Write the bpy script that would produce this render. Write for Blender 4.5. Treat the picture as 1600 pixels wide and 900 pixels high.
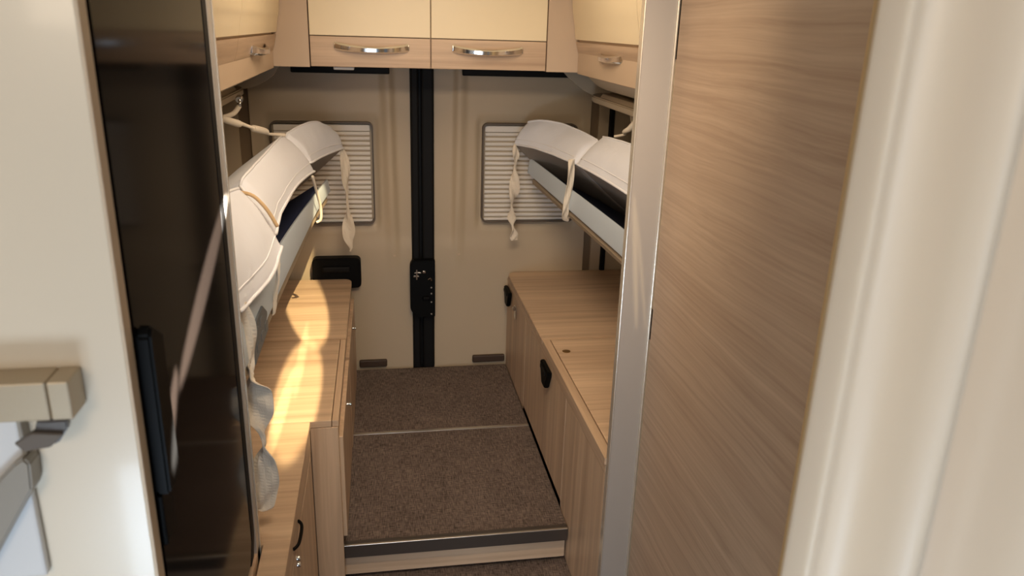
import bpy, bmesh, math, random
from mathutils import Vector, Matrix, noise
random.seed(7)
S = bpy.context.scene
for o in list(bpy.data.objects): bpy.data.objects.remove(o)
COL = S.collection

# ------------------------------------------------------------------ camera
F_PX, YAW, PITCH, ROLL = 1206.294, 0.1756591, 0.3260361, 0.0307676
cd = bpy.data.cameras.new('camera'); cam = bpy.data.objects.new('camera', cd); COL.objects.link(cam)
fw = Vector((math.sin(YAW)*math.cos(PITCH), math.cos(YAW)*math.cos(PITCH), -math.sin(PITCH)))
rt = Vector((math.cos(YAW), -math.sin(YAW), 0)); up = rt.cross(fw)
R_ = math.cos(ROLL)*rt + math.sin(ROLL)*up; U_ = -math.sin(ROLL)*rt + math.cos(ROLL)*up
M = Matrix((R_, U_, -fw)).transposed().to_4x4(); M.translation = Vector((0, 0, 1.34))
cam.matrix_world = M
cd.sensor_width = 36; cd.lens = F_PX/1600*36; cd.clip_start = 0.02
cd.dof.use_dof = True; cd.dof.focus_distance = 2.2; cd.dof.aperture_fstop = 6.5
S.camera = cam

# ------------------------------------------------------------------ light
S.view_settings.view_transform = 'Standard'; S.view_settings.look = 'None'
S.view_settings.gamma = 1; S.view_settings.use_curve_mapping = False
S.view_settings.exposure = -0.06
W = bpy.data.worlds.new('sky'); S.world = W; W.use_nodes = True
W.node_tree.nodes['Background'].inputs[0].default_value = (0.80, 0.90, 1.0, 1)
W.node_tree.nodes['Background'].inputs[1].default_value = 0.16

def lamp(name, kind, loc, target, energy, color, **kw):
    l = bpy.data.lights.new(name, kind); l.energy = energy; l.color = color
    for k, v in kw.items(): setattr(l, k, v)
    o = bpy.data.objects.new(name, l); COL.objects.link(o); o.location = loc
    o.rotation_euler = (Vector(target)-Vector(loc)).to_track_quat('-Z', 'Y').to_euler()
    return o
WARM = (1.0, 0.80, 0.58)
lamp('ceiling_lamp', 'AREA', (0.15, 0.98, 1.63), (0.17, 2.0, 0.6), 4.0, WARM, shape='RECTANGLE', size=0.5, size_y=0.12, spread=math.radians(90))
lamp('warm_fill', 'AREA', (-0.6, -0.95, 1.5), (0.25, 1.0, 0.9), 8.5, (1, .80, .60), shape='RECTANGLE', size=0.6, size_y=0.4)  # added unseen area lamp, warm fill for the near panels
lamp('rear_ceiling_lamp', 'AREA', (0.17, 1.9, 1.64), (0.17, 1.9, 0), 4.2, WARM, shape='RECTANGLE', size=0.5, size_y=0.5)
lamp('entry_daylight', 'AREA', (-0.1, -2.2, 0.75), (0.12, 2.2, 0.75), 18, (0.72, 0.85, 1.0), shape='RECTANGLE', size=0.9, size_y=1.0)
lamp('low_cool_fill', 'AREA', (-0.38, -0.32, 0.18), (0.05, 0.9, 0.55), 9.0, (0.66, 0.82, 1.0), shape='RECTANGLE', size=0.5, size_y=0.3)  # added unseen area lamp, cool fill from below for near surfaces
# added unseen spots standing in for sun: long narrow patches on the left worktop
SUNC = (1.0, 0.77, 0.42)
def beam(loc, tgt, length_dir, e, ang, ratio, blend=.25, col=SUNC, soft=.004):
    """added spot imitating a streak of sun: cone squeezed to an ellipse whose long side follows length_dir"""
    o = lamp('sun_streak_spot', 'SPOT', loc, tgt, e, col, spot_size=math.radians(ang), spot_blend=blend, shadow_soft_size=soft)
    z = (Vector(loc)-Vector(tgt)).normalized(); y = Vector(length_dir); y = (y-z*y.dot(z)).normalized(); x = y.cross(z)
    m = Matrix((x*ratio, y, z)).transposed().to_4x4(); m.translation = Vector(loc); o.matrix_world = m
    return o
SPOT_POS = (0.10, 1.80, 1.60)
beam(SPOT_POS, (-.228, 1.92, .4), (-.01, 1, 0), 130, 36, .16, .45)
beam(SPOT_POS, (-.262, 2.60, .4), (-.16, 1, 0), 170, 30, .19, .4)
beam(SPOT_POS, (-.262, 1.80, .4), (.03, 1, 0), 90, 30, .05, .6)
beam(SPOT_POS, (-.240, 2.15, .4), (-.02, 1, 0), 80, 26, .045, .6)
beam((.16, .35, 1.60), (-.24, 1.05, .990), (0, .94, .36), 3800, 22, .05, .3, (1, .93, .82))
beam((.16, .35, 1.60), (-.24, .830, .902), (0, .62, .60), 3800, 9, .10, .3, (1, .93, .82))
beam((-.05, -.35, 1.30), (.525, 1.487, .88), (.10, 0, -1), 60, 9, .035)
beam((-.05, -.35, 1.30), (.540, 1.487, .86), (.16, 0, -1), 50, 8, .025)

# ------------------------------------------------------------------ materials
def lin(c):
    return tuple((v/255/12.92 if v/255 <= .04045 else ((v/255+.055)/1.055)**2.4) for v in c)+(1,)
def mat(name, rgb, rough=.5, metal=0, spec=.5, coat=0, bump=0, bscale=200, var=0, vscale=3, sheen=0, ior=1.5):
    m = bpy.data.materials.new(name); m.use_nodes = True; nt = m.node_tree; b = nt.nodes['Principled BSDF']
    b.inputs['Base Color'].default_value = lin(rgb); b.inputs['Roughness'].default_value = rough
    b.inputs['Metallic'].default_value = metal; b.inputs['Specular IOR Level'].default_value = spec
    b.inputs['IOR'].default_value = ior; b.inputs['Coat Weight'].default_value = coat; b.inputs['Coat Roughness'].default_value = .08
    b.inputs['Sheen Weight'].default_value = sheen
    tc = nt.nodes.new('ShaderNodeTexCoord')
    if bump:
        n = nt.nodes.new('ShaderNodeTexNoise'); n.inputs['Scale'].default_value = bscale; n.inputs['Detail'].default_value = 3
        bp = nt.nodes.new('ShaderNodeBump'); bp.inputs['Strength'].default_value = bump; bp.inputs['Distance'].default_value = .002
        nt.links.new(tc.outputs['Object'], n.inputs['Vector']); nt.links.new(n.outputs[0], bp.inputs['Height']); nt.links.new(bp.outputs[0], b.inputs['Normal'])
    if var:
        n = nt.nodes.new('ShaderNodeTexNoise'); n.inputs['Scale'].default_value = vscale; n.inputs['Detail'].default_value = 4
        mx = nt.nodes.new('ShaderNodeMix'); mx.data_type = 'RGBA'
        c = lin(rgb); mx.inputs[6].default_value = tuple(v*(1-var) for v in c[:3])+(1,); mx.inputs[7].default_value = tuple(min(1, v*(1+var)) for v in c[:3])+(1,)
        nt.links.new(tc.outputs['Object'], n.inputs['Vector']); nt.links.new(n.outputs[0], mx.inputs[0]); nt.links.new(mx.outputs[2], b.inputs['Base Color'])
    return m
def wood(name, dark, light, axis, rough=.42, fine=1.0, swirl=.10, coat=0.0):
    """grain runs along axis (0 x, 1 y, 2 z)"""
    m = bpy.data.materials.new(name); m.use_nodes = True; nt = m.node_tree; b = nt.nodes['Principled BSDF']
    N = nt.nodes.new; L = nt.links.new
    tc = N('ShaderNodeTexCoord')
    big = N('ShaderNodeTexNoise'); big.inputs['Scale'].default_value = 2.2; big.inputs['Detail'].default_value = 3
    mp0 = N('ShaderNodeMapping'); s = [2.0, 2.0, 2.0]; s[axis] = .55; mp0.inputs['Scale'].default_value = s
    L(tc.outputs['Object'], mp0.inputs[0]); L(mp0.outputs[0], big.inputs['Vector'])
    off = N('ShaderNodeVectorMath'); off.operation = 'SCALE'; off.inputs['Scale'].default_value = swirl*.35
    L(big.outputs['Color'], off.inputs[0])
    add = N('ShaderNodeVectorMath'); add.operation = 'ADD'; L(tc.outputs['Object'], add.inputs[0]); L(off.outputs[0], add.inputs[1])
    mp = N('ShaderNodeMapping'); s = [55*fine]*3; s[axis] = 1.6; mp.inputs['Scale'].default_value = s; L(add.outputs[0], mp.inputs[0])
    n1 = N('ShaderNodeTexNoise'); n1.inputs['Scale'].default_value = 1; n1.inputs['Detail'].default_value = 6; n1.inputs['Roughness'].default_value = .62; L(mp.outputs[0], n1.inputs['Vector'])
    mp2 = N('ShaderNodeMapping'); s = [14*fine]*3; s[axis] = .5; mp2.inputs['Scale'].default_value = s; L(add.outputs[0], mp2.inputs[0])
    n2 = N('ShaderNodeTexNoise'); n2.inputs['Scale'].default_value = 1; n2.inputs['Detail'].default_value = 4; L(mp2.outputs[0], n2.inputs['Vector'])
    mix = N('ShaderNodeMath'); mix.operation = 'MULTIPLY_ADD'; mix.inputs[1].default_value = .55
    h2 = N('ShaderNodeMath'); h2.operation = 'MULTIPLY'; h2.inputs[1].default_value = .45
    L(n2.outputs[0], h2.inputs[0]); L(n1.outputs[0], mix.inputs[0]); L(h2.outputs[0], mix.inputs[2])
    cr = N('ShaderNodeValToRGB'); e = cr.color_ramp.elements
    e[0].position = .36; e[0].color = lin(dark); e[1].position = .62; e[1].color = lin(light)
    L(mix.outputs[0], cr.inputs[0]); L(cr.outputs[0], b.inputs['Base Color'])
    b.inputs['Roughness'].default_value = rough; b.inputs['Coat Weight'].default_value = coat
    bp = N('ShaderNodeBump'); bp.inputs['Strength'].default_value = .12; bp.inputs['Distance'].default_value = .001
    L(n1.outputs[0], bp.inputs['Height']); L(bp.outputs[0], b.inputs['Normal'])
    return m
def carpet_mat():
    m = bpy.data.materials.new('woven_carpet'); m.use_nodes = True; nt = m.node_tree; b = nt.nodes['Principled BSDF']
    N = nt.nodes.new; L = nt.links.new; tc = N('ShaderNodeTexCoord')
    outs = []
    for sc in ((480, 36, 1), (50, 420, 1)):
        mp = N('ShaderNodeMapping'); mp.inputs['Scale'].default_value = sc; L(tc.outputs['Object'], mp.inputs[0])
        n = N('ShaderNodeTexNoise'); n.inputs['Scale'].default_value = 1; n.inputs['Detail'].default_value = 3; L(mp.outputs[0], n.inputs['Vector']); outs.append(n)
    mx = N('ShaderNodeMath'); mx.operation = 'ADD'; L(outs[0].outputs[0], mx.inputs[0]); L(outs[1].outputs[0], mx.inputs[1])
    big = N('ShaderNodeTexNoise'); big.inputs['Scale'].default_value = 9; big.inputs['Detail'].default_value = 3; L(tc.outputs['Object'], big.inputs['Vector'])
    a = N('ShaderNodeMath'); a.operation = 'MULTIPLY_ADD'; a.inputs[1].default_value = .25; L(big.outputs[0], a.inputs[0]); L(mx.outputs[0], a.inputs[2])
    cr = N('ShaderNodeValToRGB'); e = cr.color_ramp.elements
    e[0].position = .88; e[0].color = lin((58, 48, 44)); e[1].position = 1.0; e[1].color = lin((130, 114, 106))
    mr = N('ShaderNodeMapRange'); mr.inputs[1].default_value = .82; mr.inputs[2].default_value = 1.5; L(a.outputs[0], mr.inputs[0])
    e[0].position = .1; e[1].position = .85
    L(mr.outputs[0], cr.inputs[0]); L(cr.outputs[0], b.inputs['Base Color']); b.inputs['Roughness'].default_value = .9
    bp = N('ShaderNodeBump'); bp.inputs['Strength'].default_value = .5; bp.inputs['Distance'].default_value = .001
    L(mx.outputs[0], bp.inputs['Height']); L(bp.outputs[0], b.inputs['Normal'])
    return m
WD, WL = (176, 148, 122), (212, 184, 154)
W_X = wood('ash_wood_across', WD, WL, 0); W_Y = wood('ash_wood_lengthwise', WD, WL, 1); W_Z = wood('ash_wood_upright', WD, WL, 2)
W_PANEL = wood('elm_panel_wood', (172, 144, 119), (198, 171, 144), 1, rough=.45, fine=2.8, swirl=.16)
CARPET = carpet_mat()
CREAM = mat('cream_door_laminate', (240, 222, 186), .35)
BEIGE = mat('beige_trim', (200, 176, 150), .45)
DOORC = mat('beige_door_trim', (188, 171, 146), .5, var=.03, vscale=4)
BROWN = mat('dark_brown_recess', (62, 46, 34), .6)
GROOVE = mat('brown_groove', (128, 108, 84), .6)
SHELF = mat('ivory_moulding', (196, 180, 156), .4)
BLACK = mat('black_plastic', (9, 9, 9), .5, ior=1.2)
RUBBER = mat('black_rubber', (12, 11, 11), .6, ior=1.3)
FRIDGE = mat('black_fridge_glass', (19, 15, 13), .10, ior=1.10)
ALU = mat('satin_aluminium', (176, 168, 160), .32, metal=.1)
ALUE = mat('bright_aluminium_edge', (226, 216, 200), .25, metal=.6)
CHROME = mat('chrome', (225, 225, 225), .09, metal=1)
STEEL = mat('brushed_dark_steel', (104, 98, 94), .32, metal=.7, bump=.1, bscale=300)
STRIP = mat('steel_floor_strip', (190, 182, 172), .3, metal=.8)
RAIL = mat('grey_bed_rail', (192, 203, 214), .35, metal=.1)
BRKT = mat('grey_bracket_steel', (118, 126, 134), .4, metal=.5)
UNDER = mat('bed_underside_grey', (120, 112, 100), .6)
FLANGE = mat('brown_grey_flange', (142, 126, 106), .5)
NAVY = mat('navy_shade', (24, 34, 66), .85, bump=.3)
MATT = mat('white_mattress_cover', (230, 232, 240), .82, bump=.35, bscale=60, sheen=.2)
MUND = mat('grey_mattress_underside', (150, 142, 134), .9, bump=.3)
PIPE = mat('white_piping', (236, 236, 240), .8)
CLOTH = mat('ivory_strap_cloth', (226, 214, 196), .85, bump=.3, bscale=400)
FOAM = mat('tan_foam_edge', (204, 172, 130), .9)
BLIND = mat('light_grey_blind', (232, 226, 218), .5)
GASK = mat('window_seal', (92, 80, 68), .5)
GLOSS = mat('cream_gloss_panel', (220, 206, 184), .28, coat=.25)
EDGE = mat('beige_edge_band', (205, 184, 158), .45)
GOLD = mat('golden_wood_edge', (206, 172, 124), .45)
BRKB = mat('champagne_metal', (178, 162, 138), .4, metal=.35, bump=.1, bscale=500)
GREYP = mat('warm_grey_plastic', (140, 132, 120), .4)
LIGHTP = mat('pale_grey_plastic', (206, 204, 202), .4)
WALLM = mat('cream_wall', (214, 198, 170), .6)
CEIL = mat('cream_ceiling', (230, 218, 196), .7)
CURT = mat('satin_cream_curtain', (226, 210, 188), .42, sheen=.3)
BRASS = mat('brass_finger_hole', (150, 116, 70), .35, metal=.7)

# ------------------------------------------------------------------ helpers
ORG = {}
def link(o, parent, org):
    COL.objects.link(o)
    if parent is not None:
        o.parent = parent; po = ORG[parent.name]; o.location = org-po
    else: o.location = org
    ORG[o.name] = org.copy()
def obj(name, bm, m, parent=None, org=None, smooth=False, angle=None):
    """mesh given in world coordinates; linked as ONE object"""
    me = bpy.data.meshes.new(name)
    if org is None:
        if parent is not None: org = ORG[parent.name].copy()
        else:
            xs = [v.co for v in bm.verts]
            org = Vector((sum(v.x for v in xs)/len(xs), sum(v.y for v in xs)/len(xs), min(v.z for v in xs)))
    bmesh.ops.recalc_face_normals(bm, faces=bm.faces)
    for v in bm.verts: v.co -= org
    bm.to_mesh(me); bm.free()
    ms = m if isinstance(m, (list, tuple)) else [m]
    for q in ms: me.materials.append(q)
    if smooth:
        for p in me.polygons: p.use_smooth = True
        if angle: me.set_sharp_from_angle(angle=math.radians(angle))
    o = bpy.data.objects.new(name, me); link(o, parent, org); return o
def thing(name, label, cat, loc, group=None):
    o = bpy.data.objects.new(name, None); o.empty_display_size = .05; link(o, None, Vector(loc))
    o['label'] = label; o['category'] = cat
    if group: o['group'] = group
    return o
def tag(o, label, cat, group=None):
    o['label'] = label; o['category'] = cat
    if group: o['group'] = group
    return o
def struct(o): o['kind'] = 'structure'; return o
def B(): return bmesh.new()
def merge(bm, b2):
    me = bpy.data.meshes.new('tmp'); b2.to_mesh(me); b2.free(); bm.from_mesh(me); bpy.data.meshes.remove(me)
def box(bm, a, b, bev=0.0, seg=2):
    t = B(); bmesh.ops.create_cube(t, size=1)
    c = [(a[i]+b[i])/2 for i in range(3)]; s = [abs(b[i]-a[i]) for i in range(3)]
    for v in t.verts: v.co = Vector((c[0]+v.co.x*s[0], c[1]+v.co.y*s[1], c[2]+v.co.z*s[2]))
    if bev: bmesh.ops.bevel(t, geom=t.edges[:], offset=min(bev, min(s)*.45), segments=seg, affect='EDGES', profile=.5)
    merge(bm, t); return bm
def bx(a, b, bev=0.0): return box(B(), a, b, bev)
def prism(bm, pts, axis, lo, hi, bev=0.0):
    """polygon pts in the two other axes extruded along axis"""
    t = B(); oth = [i for i in range(3) if i != axis]
    rings = []
    for h in (lo, hi):
        r = []
        for p in pts:
            c = [0, 0, 0]; c[oth[0]] = p[0]; c[oth[1]] = p[1]; c[axis] = h; r.append(t.verts.new(c))
        rings.append(r)
    n = len(pts)
    t.faces.new(rings[0]); t.faces.new(rings[1][::-1])
    for i in range(n): t.faces.new((rings[0][i], rings[0][(i+1) % n], rings[1][(i+1) % n], rings[1][i]))
    bmesh.ops.recalc_face_normals(t, faces=t.faces)
    if bev: bmesh.ops.bevel(t, geom=t.edges[:], offset=bev, segments=2, affect='EDGES')
    merge(bm, t); return bm
def rrect(x0, z0, x1, z1, r, n=6):
    pts = []
    for cx, cz, a0 in ((x1-r, z1-r, 0), (x0+r, z1-r, 90), (x0+r, z0+r, 180), (x1-r, z0+r, 270)):
        for i in range(n+1):
            a = math.radians(a0+90*i/n); pts.append((cx+r*math.cos(a), cz+r*math.sin(a)))
    return pts
def frame_ring(bm, outer, inner, axis, lo, hi):
    t = B(); oth = [i for i in range(3) if i != axis]; n = len(outer); R = []
    for pts, h in ((outer, lo), (outer, hi), (inner, hi), (inner, lo)):
        r = []
        for p in pts:
            c = [0, 0, 0]; c[oth[0]] = p[0]; c[oth[1]] = p[1]; c[axis] = h; r.append(t.verts.new(c))
        R.append(r)
    for k in range(4):
        a, b = R[k], R[(k+1) % 4]
        for i in range(n): t.faces.new((a[i], a[(i+1) % n], b[(i+1) % n], b[i]))
    merge(bm, t); return bm
def crom(pts, n):
    """Catmull-Rom resample to n+1 points (tuples of any length)"""
    P = [pts[0]]+list(pts)+[pts[-1]]; out = []; m = len(pts)-1
    for k in range(n+1):
        t = k/n*m; i = min(int(t), m-1); u = t-i; a, b, c, d = P[i:i+4]
        out.append(tuple(.5*((2*b[j])+(-a[j]+c[j])*u+(2*a[j]-5*b[j]+4*c[j]-d[j])*u*u+(-a[j]+3*b[j]-3*c[j]+d[j])*u**3) for j in range(len(a))))
    return out
def tube(bm, pts, r, n=8, smooth_n=0):
    if smooth_n: pts = crom(pts, smooth_n)
    pts = [Vector(p[:3]) for p in pts]; rs = r if isinstance(r, list) else [r]*len(pts)
    t = B(); rings = []; nrm = None
    for i, p in enumerate(pts):
        d = (pts[min(i+1, len(pts)-1)]-pts[max(i-1, 0)]).normalized()
        if nrm is None: nrm = d.orthogonal().normalized()
        nrm = (nrm-d*nrm.dot(d)).normalized(); bn = d.cross(nrm)
        rings.append([t.verts.new(p+(nrm*math.cos(a)+bn*math.sin(a))*rs[i]) for a in [2*math.pi*k/n for k in range(n)]])
    for a, b in zip(rings, rings[1:]):
        for k in range(n): t.faces.new((a[k], a[(k+1) % n], b[(k+1) % n], b[k]))
    t.faces.new(rings[0][::-1]); t.faces.new(rings[-1]); merge(bm, t); return bm
def ribbon(pts, thick=.0016, nn=40):
    """pts: (x,y,z,width,twist deg) hanging cloth ribbon with real thickness"""
    q = crom(pts, nn); bm = B(); rings = []
    for i, p in enumerate(q):
        c = Vector(p[:3]); d = (Vector(q[min(i+1, nn)][:3])-Vector(q[max(i-1, 0)][:3])).normalized()
        a = math.radians(p[4]); side = Vector((math.cos(a), math.sin(a), 0)); side = (side-d*side.dot(d)).normalized(); nr = d.cross(side)
        w = max(p[3], .002)/2; ring = []
        for u in (-1, -.5, 0, .5, 1):
            ring.append(c+side*w*u+nr*(thick/2+.003*math.sin(3*u+i*.5)*min(1, w/.006)))
        for u in (1, .5, 0, -.5, -1):
            ring.append(c+side*w*u+nr*(-thick/2+.003*math.sin(3*u+i*.5)*min(1, w/.006)))
        rings.append([bm.verts.new(v) for v in ring])
    for a, b in zip(rings, rings[1:]):
        for k in range(10): bm.faces.new((a[k], a[(k+1) % 10], b[(k+1) % 10], b[k]))
    bm.faces.new(rings[0]); bm.faces.new(rings[-1][::-1]); return bm
def disc(bm, c, axis, r, h, n=24):
    """short cylinder from c along signed axis vector"""
    ax = Vector(axis).normalized(); tube(bm, [Vector(c), Vector(c)+ax*h*.8, Vector(c)+ax*h], [r, r, r*.8], n); return bm

# ------------------------------------------------------------------ setting
XL_W, XR_W, Y_D, Z_C, Z_LOW = -.80, 1.10, 2.96, 1.66, -.115
struct(obj('floor', bx((XL_W, -1.2, Z_LOW-.05), (XR_W, Y_D+.1, Z_LOW)), CARPET))
struct(obj('ceiling', bx((XL_W-.05, 0.0, Z_C), (XR_W+.05, Y_D+.15, Z_C+.05)), CEIL))
struct(obj('wall_left', bx((XL_W-.05, -.2, Z_LOW), (XL_W, Y_D+.15, Z_C)), WALLM))
struct(obj('wall_right', bx((XR_W, -.2, Z_LOW), (XR_W+.05, Y_D+.15, Z_C)), WALLM))

# raised rear floor
pf = thing('carpeted_platform', 'raised rear floor step with brown woven carpet and steel nosing', 'step', (.2, 2.3, Z_LOW))
obj('front_carpet', bx((-.121, 1.806, -.012), (.5008, 2.392, 0), .001), CARPET, pf)
obj('rear_carpet', bx((-.121, 2.402, -.012), (.5008, 2.925, 0), .001), CARPET, pf)
obj('seam_strip', bx((-.121, 2.390, -.012), (.5008, 2.404, .003), .001), STRIP, pf)
nb = B(); prism(nb, [(1.790, -.036), (1.790, .001), (1.793, .003), (1.812, .003), (1.812, 0), (1.80, -.002), (1.80, -.036)], 0, -.192, .499)
obj('step_nosing', nb, STEEL, pf)
obj('nosing_highlight_edge', bx((-.192, 1.7895, .0005), (.499, 1.797, .0035), .001), STRIP, pf)
obj('riser', bx((-.168, 1.808, Z_LOW+.012), (.497, 1.822, -.036)), W_X, pf)
obj('platform_core', bx((-.121, 1.823, Z_LOW), (.5008, 2.925, -.0125)), BROWN, pf)
obj('kick_gap', bx((-.190, 1.812, Z_LOW), (-.1685, 1.822, -.036)), BLACK, pf)

# rear door leaves: relief built as a height field
def sstep(a, b, x):
    t = max(0, min(1, (x-a)/(b-a))); return t*t*(3-2*t)
def door_leaf(name, x0, x1, z0, z1, side, win):
    nx, nz = 90, 90; bm = B(); g = []
    for j in range(nz+1):
        row = []
        for i in range(nx+1):
            x = x0+(x1-x0)*i/nx; z = z0+(z1-z0)*j/nz
            d = 0
            # flat land near the middle gap, then a tapered upright rib
            rx = (.052 + .018*(1.15-z)) if side < 0 else (.288-.012*(1.15-z))
            t = (rx-x) if side < 0 else (x-rx)
            amp = .016*sstep(.35, .75, z)
            d += amp*sstep(-.012, .012, t)-amp*.75*sstep(.018, .05, t)
            # gentle bulge round the window
            wx0, wx1, wz0, wz1 = win; dx = max(wx0-x, x-wx1, 0); dz = max(wz0-z, z-wz1, 0); q = math.hypot(dx, dz)
            d += -.010*(1-sstep(.008, .03, q))
            # crease above the window, panel leans back above it
            d += -.05*max(0, z-1.10)
            # lower door slightly proud
            d += .006*(1-sstep(.50, .56, z))
            row.append(bm.verts.new((x, Y_D-.012-d, z)))
        g.append(row)
    for j in range(nz):
        for i in range(nx): bm.faces.new((g[j][i], g[j][i+1], g[j+1][i+1], g[j+1][i]))
    # thickness
    bk = [[bm.verts.new((x, Y_D+.03, z)) for x in (x0, x1)] for z in (z0, z1)]
    bm.faces.new((bk[0][0], bk[0][1], bk[1][1], bk[1][0]))
    bm.faces.new([g[0][i] for i in range(nx+1)]+[bk[0][1], bk[0][0]]); bm.faces.new([g[nz][i] for i in range(nx, -1, -1)]+[bk[1][0], bk[1][1]])
    bm.faces.new([g[j][0] for j in range(nz, -1, -1)]+[bk[0][0], bk[1][0]]); bm.faces.new([g[j][nx] for j in range(nz+1)]+[bk[1][1], bk[0][1]])
    return struct(obj(name, bm, DOORC, smooth=True, angle=40))
WINL = (-.385, -.022, .612, .990); WINR = (.392, .755, .612, .990)
d1 = door_leaf('door_1', -.455, .118, Z_LOW, 1.34, -1, WINL)
d2 = door_leaf('door_2', .206, .812, Z_LOW, 1.34, 1, WINR)
for d, xs in ((d1, .05), (d2, .303)):
    obj('screw_cap', disc(B(), (xs, Y_D-.018, .478), (0, -1, 0), .0055, .004, 12), EDGE, d, smooth=True)
obj('rubber_seal', bx((-.30, 2.915, 1.165), (.045, 2.945, 1.19), .004), RUBBER, d1)
obj('rubber_seal', bx((.31, 2.915, 1.165), (.78, 2.945, 1.19), .004), RUBBER, d2)
obj('pull_recess', bx((-.100, 2.926, .008), (.012, 2.942, .040), .006), BROWN, d1)
obj('pull_recess', bx((.362, 2.926, .010), (.497, 2.942, .042), .006), BROWN, d2)
# pillars either side
t3 = struct(obj('wall_rear', bx((XL_W, Y_D-.01, Z_LOW), (-.497, Y_D+.03, Z_C)), DOORC))
obj('pillar_groove', bx((-.497, Y_D+.002, Z_LOW), (-.455, Y_D+.03, Z_C)), GROOVE, t3)
obj('pillar_panel', bx((.846, Y_D-.01, Z_LOW), (XR_W, Y_D+.03, Z_C)), DOORC, t3)
obj('pillar_groove', bx((.812, Y_D+.002, Z_LOW), (.846, Y_D+.03, Z_C)), GROOVE, t3)
obj('door_edge_seal', bx((.886, Y_D-.028, .0), (.905, Y_D-.008, 1.2), .004), RUBBER, t3)
obj('header_panel', bx((XL_W, Y_D+.03, 1.2), (XR_W, Y_D+.06, Z_C)), DOORC, t3)
# centre gap
t1 = struct(obj('trim_1', bx((.118, Y_D+.0, Z_LOW), (.206, Y_D+.04, 1.34)), RUBBER))
obj('seal_bead', bx((.120, 2.925, -.002), (.148, 2.958, 1.34), .006), RUBBER, t1)
obj('seal_bead', bx((.158, 2.920, -.002), (.205, 2.958, 1.34), .008), RUBBER, t1)

lk = thing('door_lock', 'black rear door lock with small silver latch pieces on the centre post', 'lock', (.16, 2.92, .22))
lb = B(); prism(lb, [(.108, .27), (.128, .235), (.205, .235), (.205, .47), (.118, .47), (.108, .455)], 1, 2.885, 2.918, .003)
obj('lock_body', lb, BLACK, lk)
cb = B(); box(cb, (.120, 2.878, .405), (.142, 2.886, .413), .002); box(cb, (.130, 2.876, .395), (.136, 2.886, .437), .002)
box(cb, (.155, 2.878, .420), (.168, 2.886, .432), .003); box(cb, (.124, 2.876, .42), (.15, 2.882, .427), .002)
tube(cb, [(.178, 2.88, .395), (.186, 2.876, .402), (.190, 2.88, .39)], .0025, 6, 8)
obj('latch', cb, CHROME, lk)
for z in (.25, .30, .335, .36): obj('rivet', disc(B(), (.19, 2.884, z), (0, -1, 0), .003, .002, 10), STRIP, lk)
obj('release_lever', bx((.155, 2.872, .31), (.185, 2.886, .325), .004), BLACK, lk)

lh = thing('door_handle_housing', 'black moulded handle housing on left rear door above worktop', 'handle housing', (-.17, 2.92, .37))
hb = B(); prism(hb, rrect(-.262, .362, -.080, .482, .018), 1, 2.895, 2.944, .004); obj('housing', hb, BLACK, lh)
obj('grip', bx((-.225, 2.885, .428), (-.12, 2.897, .452), .006), RUBBER, lh)

def window(name, w, lab):
    x0, x1, z0, z1 = w
    fr = B(); frame_ring(fr, rrect(x0-.003, z0-.003, x1+.003, z1+.003, .022), rrect(x0+.0025, z0+.0025, x1-.0025, z1-.0025, .018), 1, 2.925, 2.962)
    o = struct(obj(name, fr, GASK, smooth=True, angle=40))
    bl = thing('window_blind', lab, 'blind', ((x0+x1)/2, 2.948, z0+.004), None)
    # pleated fabric: one continuous corrugated sheet
    bm = B(); n = 18; top = z1-.034; bot = z0+.012; prof = []
    pitch = (top-bot)/n
    for k in range(n):
        z = bot+k*pitch
        prof += [(2.964, z), (2.965, z+pitch*.26), (2.9465, z+pitch*.34), (2.9450, z+pitch*.6), (2.946, z+pitch*.92), (2.9475, z+pitch*.97)]
    prof.append((2.960, top))
    pts = prof+[(2.968, top), (2.968, bot)]
    prism(bm, pts, 0, x0+.010, x1-.010)
    obj('pleated_fabric', bm, BLIND, bl)
    obj('top_rail', bx((x0+.008, 2.942, z1-.032), (x1-.008, 2.957, z1-.008), .003), BLIND, bl)
    obj('bottom_rail', bx((x0+.008, 2.942, z0+.003), (x1-.008, 2.957, z0+.013), .002), BLIND, bl)
    return o
window('window_1', WINL, 'light grey pleated blind closed over the left rear door window')
window('window_2', WINR, 'light grey pleated blind closed over the right rear door window')

# ------------------------------------------------------------------ rear overhead cabinet
def arch_handle(parent, p0, p1, out, drop=.012, name='handle', w=.010):
    """bowed chrome bar between p0 and p1, bulging along out"""
    p0, p1, out = Vector(p0), Vector(p1), Vector(out); bm = B(); n = 20; rings = []
    along = (p1-p0).normalized()
    for i in range(n+1):
        t = i/n; b = math.sin(math.pi*t)**.7 if 0 < t < 1 else 0
        c = p0.lerp(p1, t)+out*(.004+.022*b)+Vector((0, 0, -drop*b))
        hgt = .0125-.003*b; th = .003+.002*b
        ring = [c+Vector((0, 0, hgt))-out*th, c+Vector((0, 0, hgt*.5))+out*th, c+Vector((0, 0, -hgt*.6))+out*th, c+Vector((0, 0, -hgt))-out*th]
        rings.append([bm.verts.new(v) for v in ring])
    for a, b in zip(rings, rings[1:]):
        for k in range(4): bm.faces.new((a[k], a[(k+1) % 4], b[(k+1) % 4], b[k]))
    bm.faces.new(rings[0]); bm.faces.new(rings[-1][::-1])
    for p in (p0, p1):
        a = p-along*.003+Vector((0, 0, -.009)); b = p+along*.003+Vector((0, 0, .009))+out*.005
        box(bm, (min(a.x, b.x), min(a.y, b.y), a.z), (max(a.x, b.x), max(a.y, b.y), b.z), .003)
    return obj(name, bm, CHROME, parent, smooth=True, angle=35)
YU = 2.553
oc = thing('overhead_cabinet', 'two-door cream and wood overhead cabinet across the rear doors', 'cabinet', (.17, 2.72, 1.19))
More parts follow.
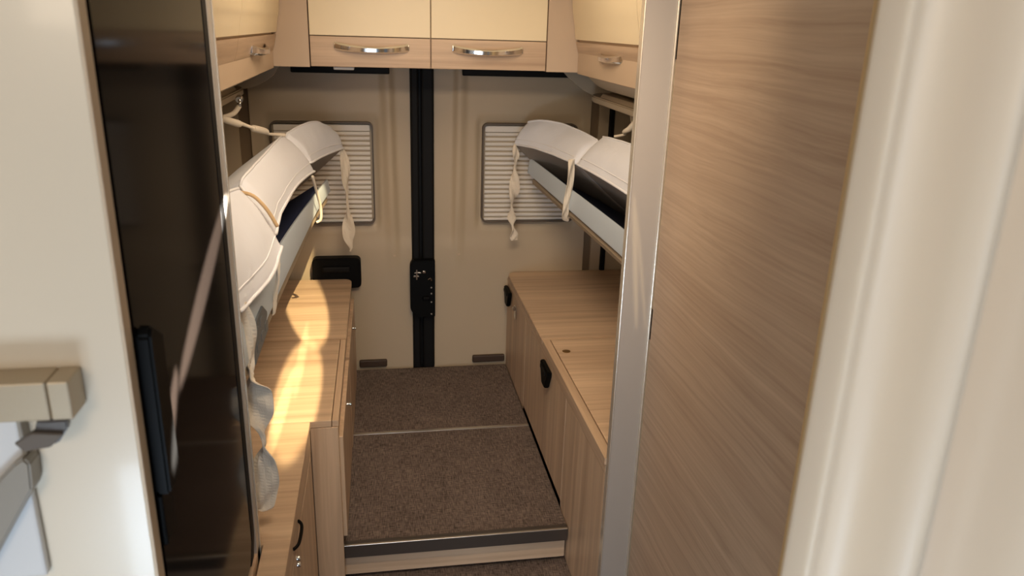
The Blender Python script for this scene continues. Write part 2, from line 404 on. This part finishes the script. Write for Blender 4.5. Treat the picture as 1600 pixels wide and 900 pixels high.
obj('body', bx((-.202, YU+.02, 1.206), (.543, 2.90, Z_C-.01)), W_X, oc)
for xa, xb, h0, h1 in ((-.200, .1685, -.125, .100), (.1715, .541, .240, .462)):
    d = obj('door', bx((xa, YU, 1.299), (xb, YU+.018, Z_C-.02), .0015), CREAM, oc)
    obj('wood_band', bx((xa, YU, 1.2065), (xb, YU+.018, 1.2965), .0015), W_X, d)
    obj('band_joint', bx((xa+.001, YU+.004, 1.2965), (xb-.001, YU+.017, 1.299)), BROWN, d)
    arch_handle(d, (h0, YU, 1.270), (h1, YU, 1.268), (0, -1, 0), drop=.010)
for k, x in enumerate((-.10,)):
    sp = thing('under_cabinet_light', 'small pale light fitting under the rear overhead cabinet', 'light', (x, 2.60, 1.198))
    obj('housing', bx((x-.034, 2.575, 1.196), (x+.03, 2.62, 1.206), .003), LIGHTP, sp)

# ------------------------------------------------------------------ side overhead cabinets (rounded fronts)
def side_cab(name, label, s, ya, filler_x, prof, hy, hz):
    """s=+1 right, -1 left; prof = (x,z) front profile from the top down"""
    xs_w = (XR_W-.004 if s > 0 else XL_W+.004)
    t = thing(name, label, 'cabinet', (prof[-1][0], 2.2, prof[-1][1]))
    yb = YU-.004
    def shell(a, b, m, nm, parent, y0, y1, th=.016):
        seg = crom(prof, 48); seg = [p for p in seg if b-1e-6 <= p[1] <= a+1e-6]
        inn = [(p[0]+s*th, p[1]) for p in seg][::-1]
        bm = B(); prism(bm, seg+inn, 1, y0, y1); return obj(nm, bm, m, parent, smooth=True, angle=40)
    ys = [ya, 1.86 if s < 0 else 1.9, yb]
    for y0, y1 in zip(ys, ys[1:]):
        d = shell(Z_C-.03, 1.3035, CREAM, 'door', t, y0+.0015, y1-.0015)
        w = shell(1.3035, 1.190, W_Y, 'wood_band', d, y0+.0015, y1-.0015)
        yc = hy if y0 < hy < y1 else (y0+y1)/2
        xx = min(prof, key=lambda p: abs(p[1]-hz))[0]
        if s > 0 or y0 > 1.5: arch_handle(d, (xx, yc-.12, hz), (xx, yc+.12, hz), (-s, 0, 0), drop=.008)
    # ivory belly below the doors
    last = [p for p in crom(prof, 48) if p[1] <= 1.196]
    bm = B(); bl = last+[(xs_w, last[-1][1]-.002), (xs_w, 1.20), (last[0][0]+s*.02, 1.20)]
    prism(bm, bl, 1, ya, yb-.005); obj('belly_panel', bm, SHELF, t, smooth=True, angle=40)
    bm = B(); box(bm, (min(prof[0][0]+s*.035, xs_w), ya+.005, 1.2005), (max(prof[0][0]+s*.035, xs_w), yb-.003, Z_C-.02)); obj('body', bm, BEIGE, t)
    return t
side_cab('side_cabinet', 'cream and wood overhead cabinet with rounded front on the right wall', 1, 1.505, .62,
         [(.612, 1.66), (.618, 1.43), (.629, 1.35), (.638, 1.295), (.655, 1.245), (.682, 1.195), (.735, 1.155), (.82, 1.135)], 2.185, 1.268)
side_cab('side_cabinet', 'cream and wood overhead cabinet with rounded front on the left wall', -1, 1.275, -.28,
         [(-.276, 1.66), (-.283, 1.40), (-.291, 1.34), (-.299, 1.295), (-.309, 1.255), (-.334, 1.200), (-.385, 1.165), (-.47, 1.145)], 2.20, 1.268)
# filler panels between rear and side cabinets
def filler(name, label, pts, sx):
    t = B(); prism(t, pts, 2, 1.204, Z_C-.01, .001)
    o = obj(name, t, BEIGE); tag(o, label, 'panel'); return o
filler('corner_filler', 'pinkish beige filler panel left of the rear overhead cabinet', [(-.2035, YU), (-.2035, 2.66), (-.46, 2.66), (-.46, 2.565), (-.345, YU-.002)], -1)
filler('corner_filler', 'pinkish beige filler panel right of the rear overhead cabinet', [(.5445, YU), (.71, YU-.002), (.80, 2.565), (.80, 2.66), (.5445, 2.66)], 1)
# moulded ledges under the side cabinets
def ledge(label, s, x0, ya, yb, z):
    t = thing('moulded_ledge', label, 'ledge', (x0, (ya+yb)/2, z-.02))
    xw = XR_W-.003 if s > 0 else XL_W+.003
    pts = [(xw, ya), (x0, ya)]+[(x0, yb-.16)]
    for k in range(1, 9):
        a = k/8*math.pi/2; pts.append((x0+s*(.11-.11*math.cos(a)), yb-.16+.16*math.sin(a)))
    pts.append((xw, yb)); bm = B(); prism(bm, pts, 2, z-.022, z, .004); obj('shelf_board', bm, SHELF, t, smooth=True, angle=35)
    bm = B(); prism(bm, [(x0+s*.012, z+.0002), (x0+s*.02, z+.012), (x0+s*.05, z+.012), (x0+s*.05, z+.0002)], 1, ya, yb-.20); obj('lip', bm, SHELF, t)
    pr = [(-.325, 1.198), (-.337, 1.178), (-.350, 1.160), (-.368, 1.145), (-.387, 1.133), (-.406, 1.123), (-.426, 1.116), (-.464, 1.109), (-.60, 1.098), (-.60, 1.198)]
    if s > 0: pr = [(.665, 1.198), (.679, 1.182), (.693, 1.168), (.708, 1.156), (.730, 1.139), (.751, 1.125), (.788, 1.108), (.82, 1.099), (.92, 1.088), (.92, 1.198)]
    bm = B(); prism(bm, pr, 1, 2.841, 2.860, .003); obj('end_bracket', bm, SHELF, t, smooth=True, angle=35)
    return t
ledge('ivory moulded ledge with rounded end under the right side cabinet', 1, .745, 1.505, 2.84, 1.119)
ledge('ivory moulded ledge with rounded end under the left side cabinet', -1, -.43, 1.275, 2.84, 1.125)

# ------------------------------------------------------------------ low cabinets under the beds
HT = .400; TH = .018
def seamline(bm, a, b): box(bm, a, b)
rc = thing('bench_cabinet', 'long low wooden cabinet with two black finger latches right of aisle', 'cabinet', (.8, 2.2, Z_LOW))
obj('body', bx((.520, 1.505, Z_LOW), (XR_W-.003, 2.925, HT-TH-.002)), W_Y, rc)
obj('front_rail', bx((.5005, 1.505, HT-TH-.024), (.5195, 2.93, HT-TH-.001), .001), W_Y, rc)
def latch(parent, y):
    l = B()
    prism(l, [(y-.052, .352), (y+.052, .352), (y+.050, .335), (y+.022, .285), (y-.022, .285), (y-.050, .335)], 0, .484, .500, .003)
    o = obj('latch', l, BLACK, parent); obj('latch_button', bx((.480, y-.034, .333), (.4845, y+.034, .346), .002), RUBBER, o); return o
for k, (y0, y1, ly) in enumerate(((1.505, 1.895, None), (1.898, 2.515, 2.13), (2.518, 2.928, 2.865))):
    b_ = B(); box(b_, (.5015, y0, Z_LOW+.002 if y1 < 1.9 else .002), (.5195, y1, HT-TH-.026), .001)
    if k == 1: box(b_, (.5015, y0, .003), (.5195, y1, .02))
    d = obj('door', b_, W_Z, rc)
    if ly: latch(d, ly)
tp = thing('rear_worktop', 'wooden worktop beside rear door on the right cabinet', 'worktop', (.8, 2.58, HT-TH))
bm = B(); prism(bm, [(.498, 2.226), (XR_W-.004, 2.226), (XR_W-.004, 2.942), (.545, 2.942), (.520, 2.935), (.503, 2.915), (.498, 2.89)], 2, HT-TH, HT, .002); obj('top_board', bm, W_X, tp, smooth=True, angle=35)
ld = thing('locker_lid', 'wooden lift-up lid with a round brass finger hole on right cabinet', 'lid', (.8, 1.86, HT-TH))
obj('lid_board', bx((.524, 1.505, HT-TH), (XR_W-.004, 2.222, HT), .0015), W_X, ld)
fh = B(); disc(fh, (.553, 2.125, HT-.001), (0, 0, 1), .0125, .002, 24); obj('finger_hole', fh, BRASS, ld, smooth=True, angle=40)
obj('rim_strip', bx((.498, 1.505, HT-TH), (.5215, 2.2245, HT), .002), W_Y, rc)
ck = thing('door_catch', 'small chrome catch beside rear black latch', 'catch', (.49, 2.72, .29))
obj('plate', bx((.495, 2.70, .285), (.5005, 2.725, .335), .001), CHROME, ck); obj('hook', bx((.487, 2.707, .318), (.496, 2.718, .332), .002), CHROME, ck)

lc = thing('drawer_cabinet', 'low wooden cabinet with small silver knobs left of the aisle', 'cabinet', (-.45, 2.35, Z_LOW))
obj('body', bx((XL_W+.004, 1.775, Z_LOW), (-.129, 2.86, HT-TH-.001)), W_Z, lc)
obj('end_panel', bx((-.186, 1.758, Z_LOW+.004), (-.118, 1.7745, HT-TH-.001), .001), W_Z, lc)
obj('front_rail', bx((-.1285, 1.776, HT-TH-.036), (-.119, 2.86, HT-TH-.001), .001), W_Y, lc)
for y0, y1, kz, ky in ((1.79, 2.272, .295, 2.05), (2.292, 2.85, .30, 2.63)):
    d = obj('door', bx((-.1275, y0, .012 if y0 > 2 else .035), (-.1085, y1, .336), .0015), W_Z, lc)
    k_ = B(); disc(k_, (-.1085, ky, kz), (1, 0, 0), .004, .006, 12); disc(k_, (-.1025, ky, kz), (1, 0, 0), .0065, .006, 14); obj('knob', k_, CHROME, d, smooth=True, angle=45)
tl = thing('side_worktop', 'wooden worktop with rounded corner on left cabinet by rear door', 'worktop', (-.45, 2.5, HT-TH))
cp = [(XL_W+.005, 2.290), (-.116, 2.290), (-.116, 2.865)]
for k in range(1, 7):
    a = k/6*math.pi/2; cp.append((-.146+.03*math.cos(a), 2.865+.03*math.sin(a)))
cp.append((XL_W+.005, 2.895)); bm = B(); prism(bm, cp, 2, HT-TH, HT, .0015); obj('top_board', bm, W_X, tl, smooth=True, angle=35)
t2 = thing('cabinet_lid', 'middle wooden worktop lid on left cabinet, lit by sun streaks', 'lid', (-.45, 2.0, HT-TH))
obj('lid_board', bx((XL_W+.005, 1.758, HT-TH), (-.134, 2.287, HT), .0015), W_X, t2)
obj('rim_strip', bx((-.1325, 1.760, HT-TH), (-.116, 2.287, HT-.001), .0015), W_Y, lc)
nc = thing('low_cabinet', 'near left low wooden cabinet with slim dark handle beneath fridge edge', 'cabinet', (-.4, 1.5, Z_LOW))
obj('body', bx((XL_W+.004, 1.28, Z_LOW), (-.206, 1.757, HT-TH-.001)), W_Z, nc)
obj('side_body', bx((-.234, .80, Z_LOW), (-.206, 1.2795, HT-TH-.001)), W_Z, nc)
tb = B(); prism(tb, [(XL_W+.005, 1.28), (-.2345, 1.28), (-.2345, .80), (-.185, .80), (-.185, 1.7570), (XL_W+.005, 1.7570)], 2, HT-TH, HT, .001); obj('top_board', tb, W_X, nc)
obj('handle_rail', bx((-.2055, .80, .318), (-.187, 1.757, HT-TH-.001), .001), W_Y, nc)
hh = B(); tube(hh, [(-.186, 1.325, .352), (-.178, 1.34, .352), (-.176, 1.375, .350), (-.178, 1.41, .348), (-.186, 1.425, .348)], .0035, 8, 16); obj('handle', hh, BLACK, nc, smooth=True)
dd = obj('door', bx((-.2055, .80, Z_LOW+.01), (-.187, 1.752, .315), .001), W_Z, nc)
kk = B()
for z in (.296, .281): disc(kk, (-.187, 1.37, z), (1, 0, 0), .0055, .007, 12)
obj('knob', kk, CHROME, dd, smooth=True, angle=45)

# ------------------------------------------------------------------ fridge, post, right partition, cream panel
fb = thing('base_cabinet', 'wooden base cabinet under the black fridge', 'cabinet', (-.45, 1.0, Z_LOW))
obj('body', bx((XL_W+.004, .745, Z_LOW), (-.2385, 1.268, .412), .001), W_Z, fb)
fr = thing('fridge', 'tall black glossy fridge door beside the cream panel', 'fridge', (-.45, .98, .414))
obj('body', bx((XL_W+.004, .745, .414), (-.262, 1.236, Z_C-.004)), BLACK, fr)
pts = [(.748, .440), (.748, Z_C-.02), (1.208, Z_C-.02), (1.208, .462), (1.184, .430), (.76, .430)]
db = B(); prism(db, [(p[0], p[1]) for p in pts], 0, -.260, -.240, .003); dfr = obj('door', db, FRIDGE, fr)
gb = B(); prism(gb, [(1.2095, Z_C-.02), (1.2375, Z_C-.02), (1.2375, .465), (1.215, .4255), (1.186, .4255), (1.2095, .462)], 0, -.2615, -.2395, .001)
obj('door_gasket', gb, RUBBER, fr)
h = B(); prism(h, [(.748, .862), (.748, 1.042), (.756, 1.052), (.792, 1.030), (.792, .862)], 0, -.2398, -.2250, .003); obj('grip', h, BLACK, dfr)
obj('grip_plate', bx((-.2398, .748, .80), (-.234, .786, .861), .002), BLACK, dfr)
po = obj('trim_1', bx((-.300, 1.2415, .383), (-.2385, 1.272, Z_C-.002), .002), ALU); struct(po)
obj('bright_lip', bx((-.2385, 1.268, .383), (-.2365, 1.2735, Z_C-.004), .0005), ALUE, po)

pr_ = obj('trim_2', bx((.503, 1.487, Z_LOW+.002), (.5675, 1.503, Z_C-.002), .0015), ALU); struct(pr_)
obj('edge_profile', bx((.5010, 1.484, Z_LOW+.002), (.5032, 1.5045, Z_C-.002), .001), ALUE, pr_)
obj('edge_profile', bx((.5655, 1.481, Z_LOW+.002), (.5695, 1.488, Z_C-.002), .001), ALUE, pr_)
obj('slot', bx((.5698, 1.478, .705), (.5712, 1.484, .775)), BLACK, pr_)
obj('slot', bx((.5698, 1.478, 1.29), (.5712, 1.484, 1.40)), BLACK, pr_)
wp = thing('wood_partition', 'large near partition panel of brownish wood with swirling lengthwise grain', 'partition', (.8, 1.2, Z_LOW))
obj('panel', bx((.5705, .873, Z_LOW+.001), (.592, 1.480, Z_C-.002)), W_PANEL, wp)
obj('edge_band', bx((.5700, .867, Z_LOW+.001), (.592, .8728, Z_C-.002), .001), GOLD, wp)
obj('bathroom_wall', bx((.5925, .868, Z_LOW+.001), (XR_W-.004, 1.480, Z_C-.002)), CREAM, wp)
obj('rear_panel', bx((.572, 1.4885, Z_LOW+.001), (XR_W-.004, 1.503, Z_C-.002)), CREAM, wp)

cpn = thing('cream_panel', 'glossy cream panel at far left in front of black fridge', 'panel', (-.6, .73, Z_LOW))
obj('board', bx((-1.3, .7235, Z_LOW+.001), (-.2425, .7425, 2.0), .0015), GLOSS, cpn)
obj('edge_band', bx((-.2424, .7225, Z_LOW+.001), (-.2400, .7430, 2.0), .0008), EDGE, cpn)
br = thing('folding_bracket', 'champagne metal bracket bar with dark lever on cream panel', 'bracket', (-.4, .70, .93))
obj('bar', bx((-.62, .688, .987), (-.3015, .7230, 1.0255), .002), BRKB, br)
obj('end_cap', bx((-.3008, .688, .987), (-.282, .7230, 1.0255), .002), BRKB, br)
lv = B(); prism(lv, [(-.315, .986), (-.289, .986), (-.289, .978), (-.300, .962), (-.326, .960), (-.334, .966), (-.318, .976)], 1, .690, .699, .0015); obj('lever', lv, STEEL, br)
lv = B(); prism(lv, [(-.335, .967), (-.318, .977), (-.292, .974), (-.305, .961), (-.328, .958)], 1, .6855, .6895, .001); obj('lever_face', lv, GASK, br)
ar = B(); prism(ar, [(-.46, .80), (-.40, .80), (-.333, .910), (-.331, .938), (-.336, .944), (-.345, .938), (-.44, .842)], 1, .698, .722, .002); obj('arm', ar, GREYP, br)
obj('back_plate', bx((-.62, .712, .80), (-.341, .7230, .9865), .003), LIGHTP, br)
obj('plate_edge', bx((-.3405, .708, .940), (-.3365, .7230, .9865), .001), GREYP, br)

# ------------------------------------------------------------------ near curtain at right
bm = B(); n = 160; yc = .40; A = []
keys = [(.2635, .415), (.268, .402), (.280, .404), (.293, .398), (.303, .382), (.315, .376), (.328, .384), (.338, .402), (.352, .412), (.368, .410), (.382, .398), (.394, .378), (.405, .368), (.42, .372), (.434, .392), (.45, .405), (.475, .40), (.50, .38), (.52, .385), (.55, .40)]
A = crom([(.2825, .424)]+[(kx+.0195, .396+(ky-.396)*1.6) for kx, ky in keys[1:]], n); rows = []
zs = [Z_LOW+.02+(Z_C-.01-Z_LOW-.02)*k/12 for k in range(13)]
for z in zs:
    w = [bm.verts.new((x+.0015*math.sin(5*z+30*x), y+.002*math.sin(3*z+40*x), z)) for x, y in A]
    w2 = [bm.verts.new((x+.0015*math.sin(5*z+30*x)+.0005, y+.0035+.002*math.sin(3*z+40*x), z)) for x, y in A]
    rows.append(w+w2[::-1])
for a, b in zip(rows, rows[1:]):
    for k in range(len(a)): bm.faces.new((a[k], a[(k+1) % len(a)], b[(k+1) % len(a)], b[k]))
bm.faces.new(rows[0]); bm.faces.new(rows[-1][::-1])
tag(obj('curtain', bm, CURT, smooth=True, angle=60), 'blurred cream satin curtain in upright folds at the right edge', 'curtain')

# ------------------------------------------------------------------ beds
def cushion(label, s, st, W_, tilt, group, seed=0, flap=False):
    """st: (y, Px,Pz, Qx,Qz): P lower inner edge, Q upper inner edge"""
    random.seed(seed)
    q = crom(st, 26); n = len(q)-1
    c, sn = math.cos(tilt), math.sin(tilt); out = Vector((s*c, 0, -sn))
    t = thing('mattress_cushion', label, 'mattress', (st[0][1], (st[0][0]+st[-1][0])/2, min(p[2] for p in st)-.02), group)
    bm = B(); rings = []
    def prof(p, k):
        y, px, pz, qx, qz = p; P = Vector((px, y, pz)); Q = Vector((qx, y, qz)); d = Q-P; nr = Vector((-s*abs(d.z), 0, -abs(d.x)*-1)).normalized() if False else Vector((-s*d.z, 0, s*d.x)).normalized()
        e = min(k, n-k)/n; puff = 1-max(0, (.10-e)/.10)**2*.55
        pts = []
        for u in (0, .08, .25, .42, .58, .75, .92, 1):
            pts.append(P+d*u+nr*(.012*puff*math.sin(math.pi*u)))
        for w in (.03, .15, .4, .7, 1): pts.append(Q+out*W_*w+d.normalized()*(.010*math.sin(math.pi*min(1, w))*puff))
        for w in (1, .7, .4, .15, .03): pts.append(P+out*W_*w-d.normalized()*(.006*math.sin(math.pi*w)))
        cen = sum(pts, Vector())/len(pts)
        if k in (0, n): pts = [cen+(v-cen)*.90+Vector((0, 0, 0)) for v in pts]
        res = []
        for v in pts:
            nz = noise.noise(Vector((v.x*9+seed, v.y*9, v.z*14)))*.004+noise.noise(Vector((v.x*26, v.y*20+seed, v.z*30)))*.0028
            res.append(v+nr*nz)
        if k in (0, n): res = [v+Vector((0, (-1 if k == 0 else 1)*-.0, 0)) for v in res]
        return res
    for k, p in enumerate(q): rings.append([bm.verts.new(v) for v in prof(p, k)])
    m = len(rings[0])
    for a, b in zip(rings, rings[1:]):
        for i in range(m):
            f = bm.faces.new((a[i], a[(i+1) % m], b[(i+1) % m], b[i]))
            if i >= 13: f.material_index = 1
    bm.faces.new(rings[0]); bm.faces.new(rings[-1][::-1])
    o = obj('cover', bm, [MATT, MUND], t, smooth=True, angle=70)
    # piping follows the built surface
    pts_l = [prof(p, k)[0] for k, p in enumerate(q)]; pts_u = [prof(p, k)[7] for k, p in enumerate(q)]
    dv = Vector((-s*.001, 0, 0))
    obj('piping', tube(B(), [v+dv for v in pts_l], .0036, 8), PIPE, t, smooth=True)
    obj('piping', tube(B(), [v+dv for v in pts_u], .0030, 8), PIPE, t, smooth=True)
    ls = [prof(p, k)[1].lerp(prof(p, k)[2], .6) for k, p in enumerate(q)]
    obj('seam', tube(B(), ls[1:-1], .0016, 6), PIPE, o, smooth=True)
    for k in (0, n): obj('end_piping', tube(B(), [v for v in prof(q[k], k)[0:8]], .0030, 6), PIPE, t, smooth=True)
    return t
T_R = math.radians(40)
RS_A = [(1.515, .660, .920, .722, 1.045), (1.80, .660, .922, .718, 1.042), (2.05, .652, .926, .712, 1.036), (2.25, .638, .929, .706, 1.028), (2.395, .622, .930, .700, 1.019)]
RS_B = [(2.405, .616, .931, .694, 1.004), (2.55, .592, .932, .672, 1.014), (2.68, .562, .932, .642, 1.021), (2.78, .525, .930, .592, 1.022), (2.845, .492, .928, .545, 1.008)]
r1 = cushion('white mattress section of right bed, nearer, partly behind the aluminium post', 1, RS_A, .40, T_R, None, 1)
r2 = cushion('white mattress section at the rear end of the right bed', 1, RS_B, .30, T_R, None, 2)
LS_A = [(1.285, -.240, .868, -.292, 1.040), (1.40, -.226, .864, -.290, 1.035), (1.52, -.213, .866, -.288, 1.026), (1.635, -.207, .888, -.286, 1.010)]
LS_B = [(1.66, -.222, .902, -.285, 1.022), (1.85, -.230, .912, -.284, 1.022), (2.10, -.222, .918, -.284, 1.018), (2.30, -.208, .912, -.284, 1.016), (2.42, -.194, .905, -.282, 1.014)]
LS_C = [(2.43, -.205, .928, -.276, 1.014), (2.55, -.188, .924, -.245, 1.024), (2.68, -.160, .920, -.205, 1.022), (2.80, -.122, .918, -.158, .985)]
l1 = cushion('nearest cream-lit mattress section of left bed, beside the fridge post', -1, LS_A, .40, T_R, None, 3)
l2 = cushion('middle bluish-white mattress section of the left bed', -1, LS_B, .40, T_R, None, 4)
l3 = cushion('white folded mattress section at rear end of the left bed', -1, LS_C, .36, T_R, None, 5)
obj('foam_edge', tube(B(), [(-.300, 1.648, 1.000), (-.262, 1.640, .995), (-.235, 1.643, .965), (-.216, 1.650, .925)], .004, 8, 16), FOAM, l2, smooth=True)

def bed_frame(label, s, st, ya, zt, zb, W_, drop):
    """folded-up slatted frame: inner rail, deck, slats, cross bars"""
    t = thing('folding_bed_frame', label, 'bed frame', (st[0][1], 2.1, zb-.2))
    q4 = crom(st, 24); q = [(e[0], e[1]) for e in q4]; ZT = {round(e[0], 5): (e[2], e[3]) for e in q4}; bm = B(); rings = []
    for y, x in q:
        a = x; zt, zb = ZT[round(y, 5)]; rings.append([bm.verts.new(v) for v in ((a+s*.010, y, zt), (a+s*.004, y, zt+.003), (a, y, zt-.002), (a-s*.006, y, zb+.004), (a-s*.002, y, zb), (a+s*.022, y, zb-.004), (a+s*.024, y, zb+.006), (a+s*.012, y, zb+.010))])
    for a, b in zip(rings, rings[1:]):
        for k in range(8): bm.faces.new((a[k], a[(k+1) % 8], b[(k+1) % 8], b[k]))
    bm.faces.new(rings[0]); bm.faces.new(rings[-1][::-1]); obj('side_rail', bm, RAIL, t, smooth=True, angle=35)
    x0 = st[0][1]; ux = s*W_; 
    def pt(w, y, x=None, dz=0): k_ = min(ZT, key=lambda e: abs(e-y)); return Vector(((x if x is not None else x0)+s*.024+ux*w, y, ZT[k_][1]+.004-drop*w+dz))
    # deck
    bm = B(); g = []
    for y, x in q:
        g.append([bm.verts.new(pt(0, y, x, .014)), bm.verts.new(pt(1, y, x0, .014)), bm.verts.new(pt(1, y, x0, .006)), bm.verts.new(pt(0, y, x, .006))])
    for a, b in zip(g, g[1:]):
        for k in range(4): bm.faces.new((a[k], a[(k+1) % 4], b[(k+1) % 4], b[k]))
    bm.faces.new(g[0]); bm.faces.new(g[-1][::-1]); obj('deck', bm, UNDER, t)
    # navy sheet above the deck, its colour stands in for dark blue shade
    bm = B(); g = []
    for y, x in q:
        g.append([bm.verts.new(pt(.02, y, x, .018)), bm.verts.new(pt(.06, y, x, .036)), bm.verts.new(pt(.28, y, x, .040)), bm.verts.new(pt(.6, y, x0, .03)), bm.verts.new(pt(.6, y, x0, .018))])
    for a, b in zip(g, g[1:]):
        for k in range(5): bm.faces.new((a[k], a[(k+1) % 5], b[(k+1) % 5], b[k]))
    bm.faces.new(g[0]); bm.faces.new(g[-1][::-1]); obj('shade_sheet', bm, NAVY, t, smooth=True, angle=50)
    bb = B(); tube(bb, [Vector((x+s*.010, y, ZT[round(y, 5)][1]-.017)) for y, x in q[1:-1]], .013, 6); obj('lower_flange', bb, FLANGE, t, smooth=True, angle=35)
    # under bars and slats
    y0, y1 = st[0][0]+.01, st[-1][0]-.02
    for w in (.05, .30, .62):
        bb = B(); xs = [(y, x) for y, x in q]
        tube(bb, [pt(w, y, x if w < .3 else x0, -.010) for y, x in xs[1:-1]], .007, 6); obj('under_bar', bb, BRKT if w < .1 else UNDER, t, smooth=True, angle=35)
    k = 0; y = y0+.06
    while y < y1-.03:
        xx = min(q, key=lambda e: abs(e[0]-y))[1]
        sb = B(); a = pt(.02, y, xx, .000); b = pt(.97, y, x0, .000)
        d = (b-a).normalized(); nn = Vector((d.z, 0, -d.x))*(.004)
        vs = []
        for pp in (a, b):
            for yy in (-.024, .024):
                for sg in (-1, 1): vs.append(sb.verts.new(pp+Vector((0, yy, 0))+nn*sg))
        for f in ((0, 1, 3, 2), (4, 6, 7, 5), (0, 4, 5, 1), (2, 3, 7, 6), (0, 2, 6, 4), (1, 5, 7, 3)): sb.faces.new([vs[i] for i in f])
        obj('slat', sb, SHELF, t); y += .14
    return t
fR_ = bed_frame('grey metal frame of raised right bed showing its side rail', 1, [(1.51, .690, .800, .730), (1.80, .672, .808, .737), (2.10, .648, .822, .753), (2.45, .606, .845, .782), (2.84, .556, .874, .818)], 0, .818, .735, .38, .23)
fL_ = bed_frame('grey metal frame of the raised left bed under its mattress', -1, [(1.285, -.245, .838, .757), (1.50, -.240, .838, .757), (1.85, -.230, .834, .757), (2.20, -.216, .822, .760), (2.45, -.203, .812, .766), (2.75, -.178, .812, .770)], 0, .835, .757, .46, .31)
# perforated hinge bracket on the left frame
hb = B(); prism(hb, [(1.36, .735), (1.54, .735), (1.54, .775), (1.49, .805), (1.36, .805)], 0, -.2375, -.2335, .001)
for yy, zz in ((1.40, .785), (1.40, .755), (1.455, .785), (1.455, .755), (1.51, .755)): box(hb, (-.2337, yy-.012, zz-.008), (-.2325, yy+.012, zz+.008), .002)
obj('hinge_bracket', hb, BRKT, fL_)

# loop straps holding the cushions to the frames
obj('loop_strap', ribbon([(.607, 2.40, .945, .020, 20), (.606, 2.395, .92, .024, 20), (.602, 2.395, .85, .022, 20), (.597, 2.40, .79, .024, 20), (.596, 2.41, .755, .022, 20), (.612, 2.42, .742, .016, 20)], .003, 30), CLOTH, r1)
obj('loop_strap', tube(B(), [(-.198, 2.36, .900), (-.190, 2.40, .84), (-.184, 2.43, .79), (-.186, 2.44, .748), (-.20, 2.44, .738)], .0045, 8, 20), CLOTH, l2, smooth=True)
obj('loop_strap', ribbon([(-.212, 1.60, .868, .010, 90), (-.214, 1.60, .84, .012, 90), (-.224, 1.61, .79, .012, 80), (-.231, 1.62, .745, .012, 90), (-.245, 1.62, .735, .010, 90)], .002, 24), CLOTH, l1)
# dangling tie ribbons
obj('tie_ribbon', ribbon([(-.128, 2.80, .925, .006, 10), (-.121, 2.80, .87, .034, 25), (-.119, 2.80, .80, .040, 60), (-.118, 2.80, .755, .030, 80), (-.116, 2.80, .705, .012, 100), (-.116, 2.80, .65, .040, 170), (-.116, 2.80, .60, .046, 200), (-.112, 2.80, .555, .018, 230), (-.112, 2.80, .538, .008, 240)], .002, 60), CLOTH, l3)
obj('tie_ribbon', ribbon([(.494, 2.82, .930, .008, 0), (.500, 2.82, .890, .030, 30), (.498, 2.82, .850, .012, 90), (.498, 2.82, .80, .034, 160), (.496, 2.82, .745, .040, 200), (.489, 2.82, .70, .012, 270), (.492, 2.82, .655, .034, 340), (.497, 2.82, .62, .010, 400), (.502, 2.82, .585, .034, 380), (.503, 2.82, .565, .026, 370)], .002, 70), CLOTH, r2)
obj('tie_ribbon', ribbon([(-.246, 1.315, .870, .030, 40), (-.242, 1.325, .83, .040, 30), (-.238, 1.33, .77, .034, 60), (-.238, 1.33, .735, .016, 80), (-.232, 1.33, .70, .050, 170), (-.229, 1.33, .65, .050, 195), (-.225, 1.33, .598, .010, 260), (-.228, 1.33, .55, .042, 350), (-.229, 1.33, .50, .050, 370), (-.234, 1.33, .455, .036, 380), (-.237, 1.33, .443, .02, 380)], .002, 80), CLOTH, l1)

# tether cords from wall hooks to the raised beds
def tether(label, hook, pts, rs):
    t = thing('bed_tether', label, 'cord', hook)
    hk = B(); h = Vector(hook); disc(hk, h+Vector((0, 0, .012)), (0, -1, -.2), .011, .016, 14); tube(hk, [h+Vector((0, -.012, .01)), h+Vector((.004, -.024, .0)), h+Vector((0, -.016, -.012))], .004, 8, 10)
    obj('hook', hk, CHROME, t, smooth=True, angle=45)
    obj('cord', tube(B(), [p+(r,) for p, r in zip(pts, rs)], [e[3] for e in crom([p+(r,) for p, r in zip(pts, rs)], 60)], 10, 60), CLOTH, t, smooth=True)
    return t
tether('twisted ivory cord from chrome hook to the left bed', (-.395, 2.40, 1.108),
       [(-.395, 2.385, 1.100), (-.410, 2.36, 1.080), (-.440, 2.30, 1.074), (-.415, 2.22, 1.082), (-.380, 2.25, 1.066), (-.372, 2.26, 1.064), (-.350, 2.28, 1.052), (-.345, 2.29, 1.048), (-.318, 2.32, 1.036), (-.312, 2.33, 1.028), (-.29, 2.36, 1.022), (-.272, 2.38, 1.018)],
       [.007, .007, .006, .009, .010, .006, .005, .010, .009, .004, .005, .005])
tether('ivory cord twisted in a knot above the right bed', (.79, 2.40, 1.108),
       [(.79, 2.39, 1.100), (.785, 2.36, 1.07), (.775, 2.30, 1.06), (.765, 2.25, 1.085), (.745, 2.26, 1.060), (.735, 2.28, 1.048), (.742, 2.29, 1.040), (.728, 2.30, 1.034), (.715, 2.31, 1.030)],
       [.006, .005, .006, .010, .009, .006, .004, .004, .004])

# repeats share a group phrase
for base, g in (('mattress_cushion', 'white mattress sections of the raised beds'), ('folding_bed_frame', 'raised bed frames on both sides'),
                ('side_cabinet', 'side overhead cabinets'), ('corner_filler', 'filler panels beside the rear overhead cabinet'),
                ('window_blind', 'blinds over the rear door windows'), ('moulded_ledge', 'moulded ledges under the side cabinets'), ('bed_tether', 'cords holding up the beds')):
    for o in bpy.data.objects:
        if o.parent is None and o.name.split('.')[0] == base: o['group'] = g
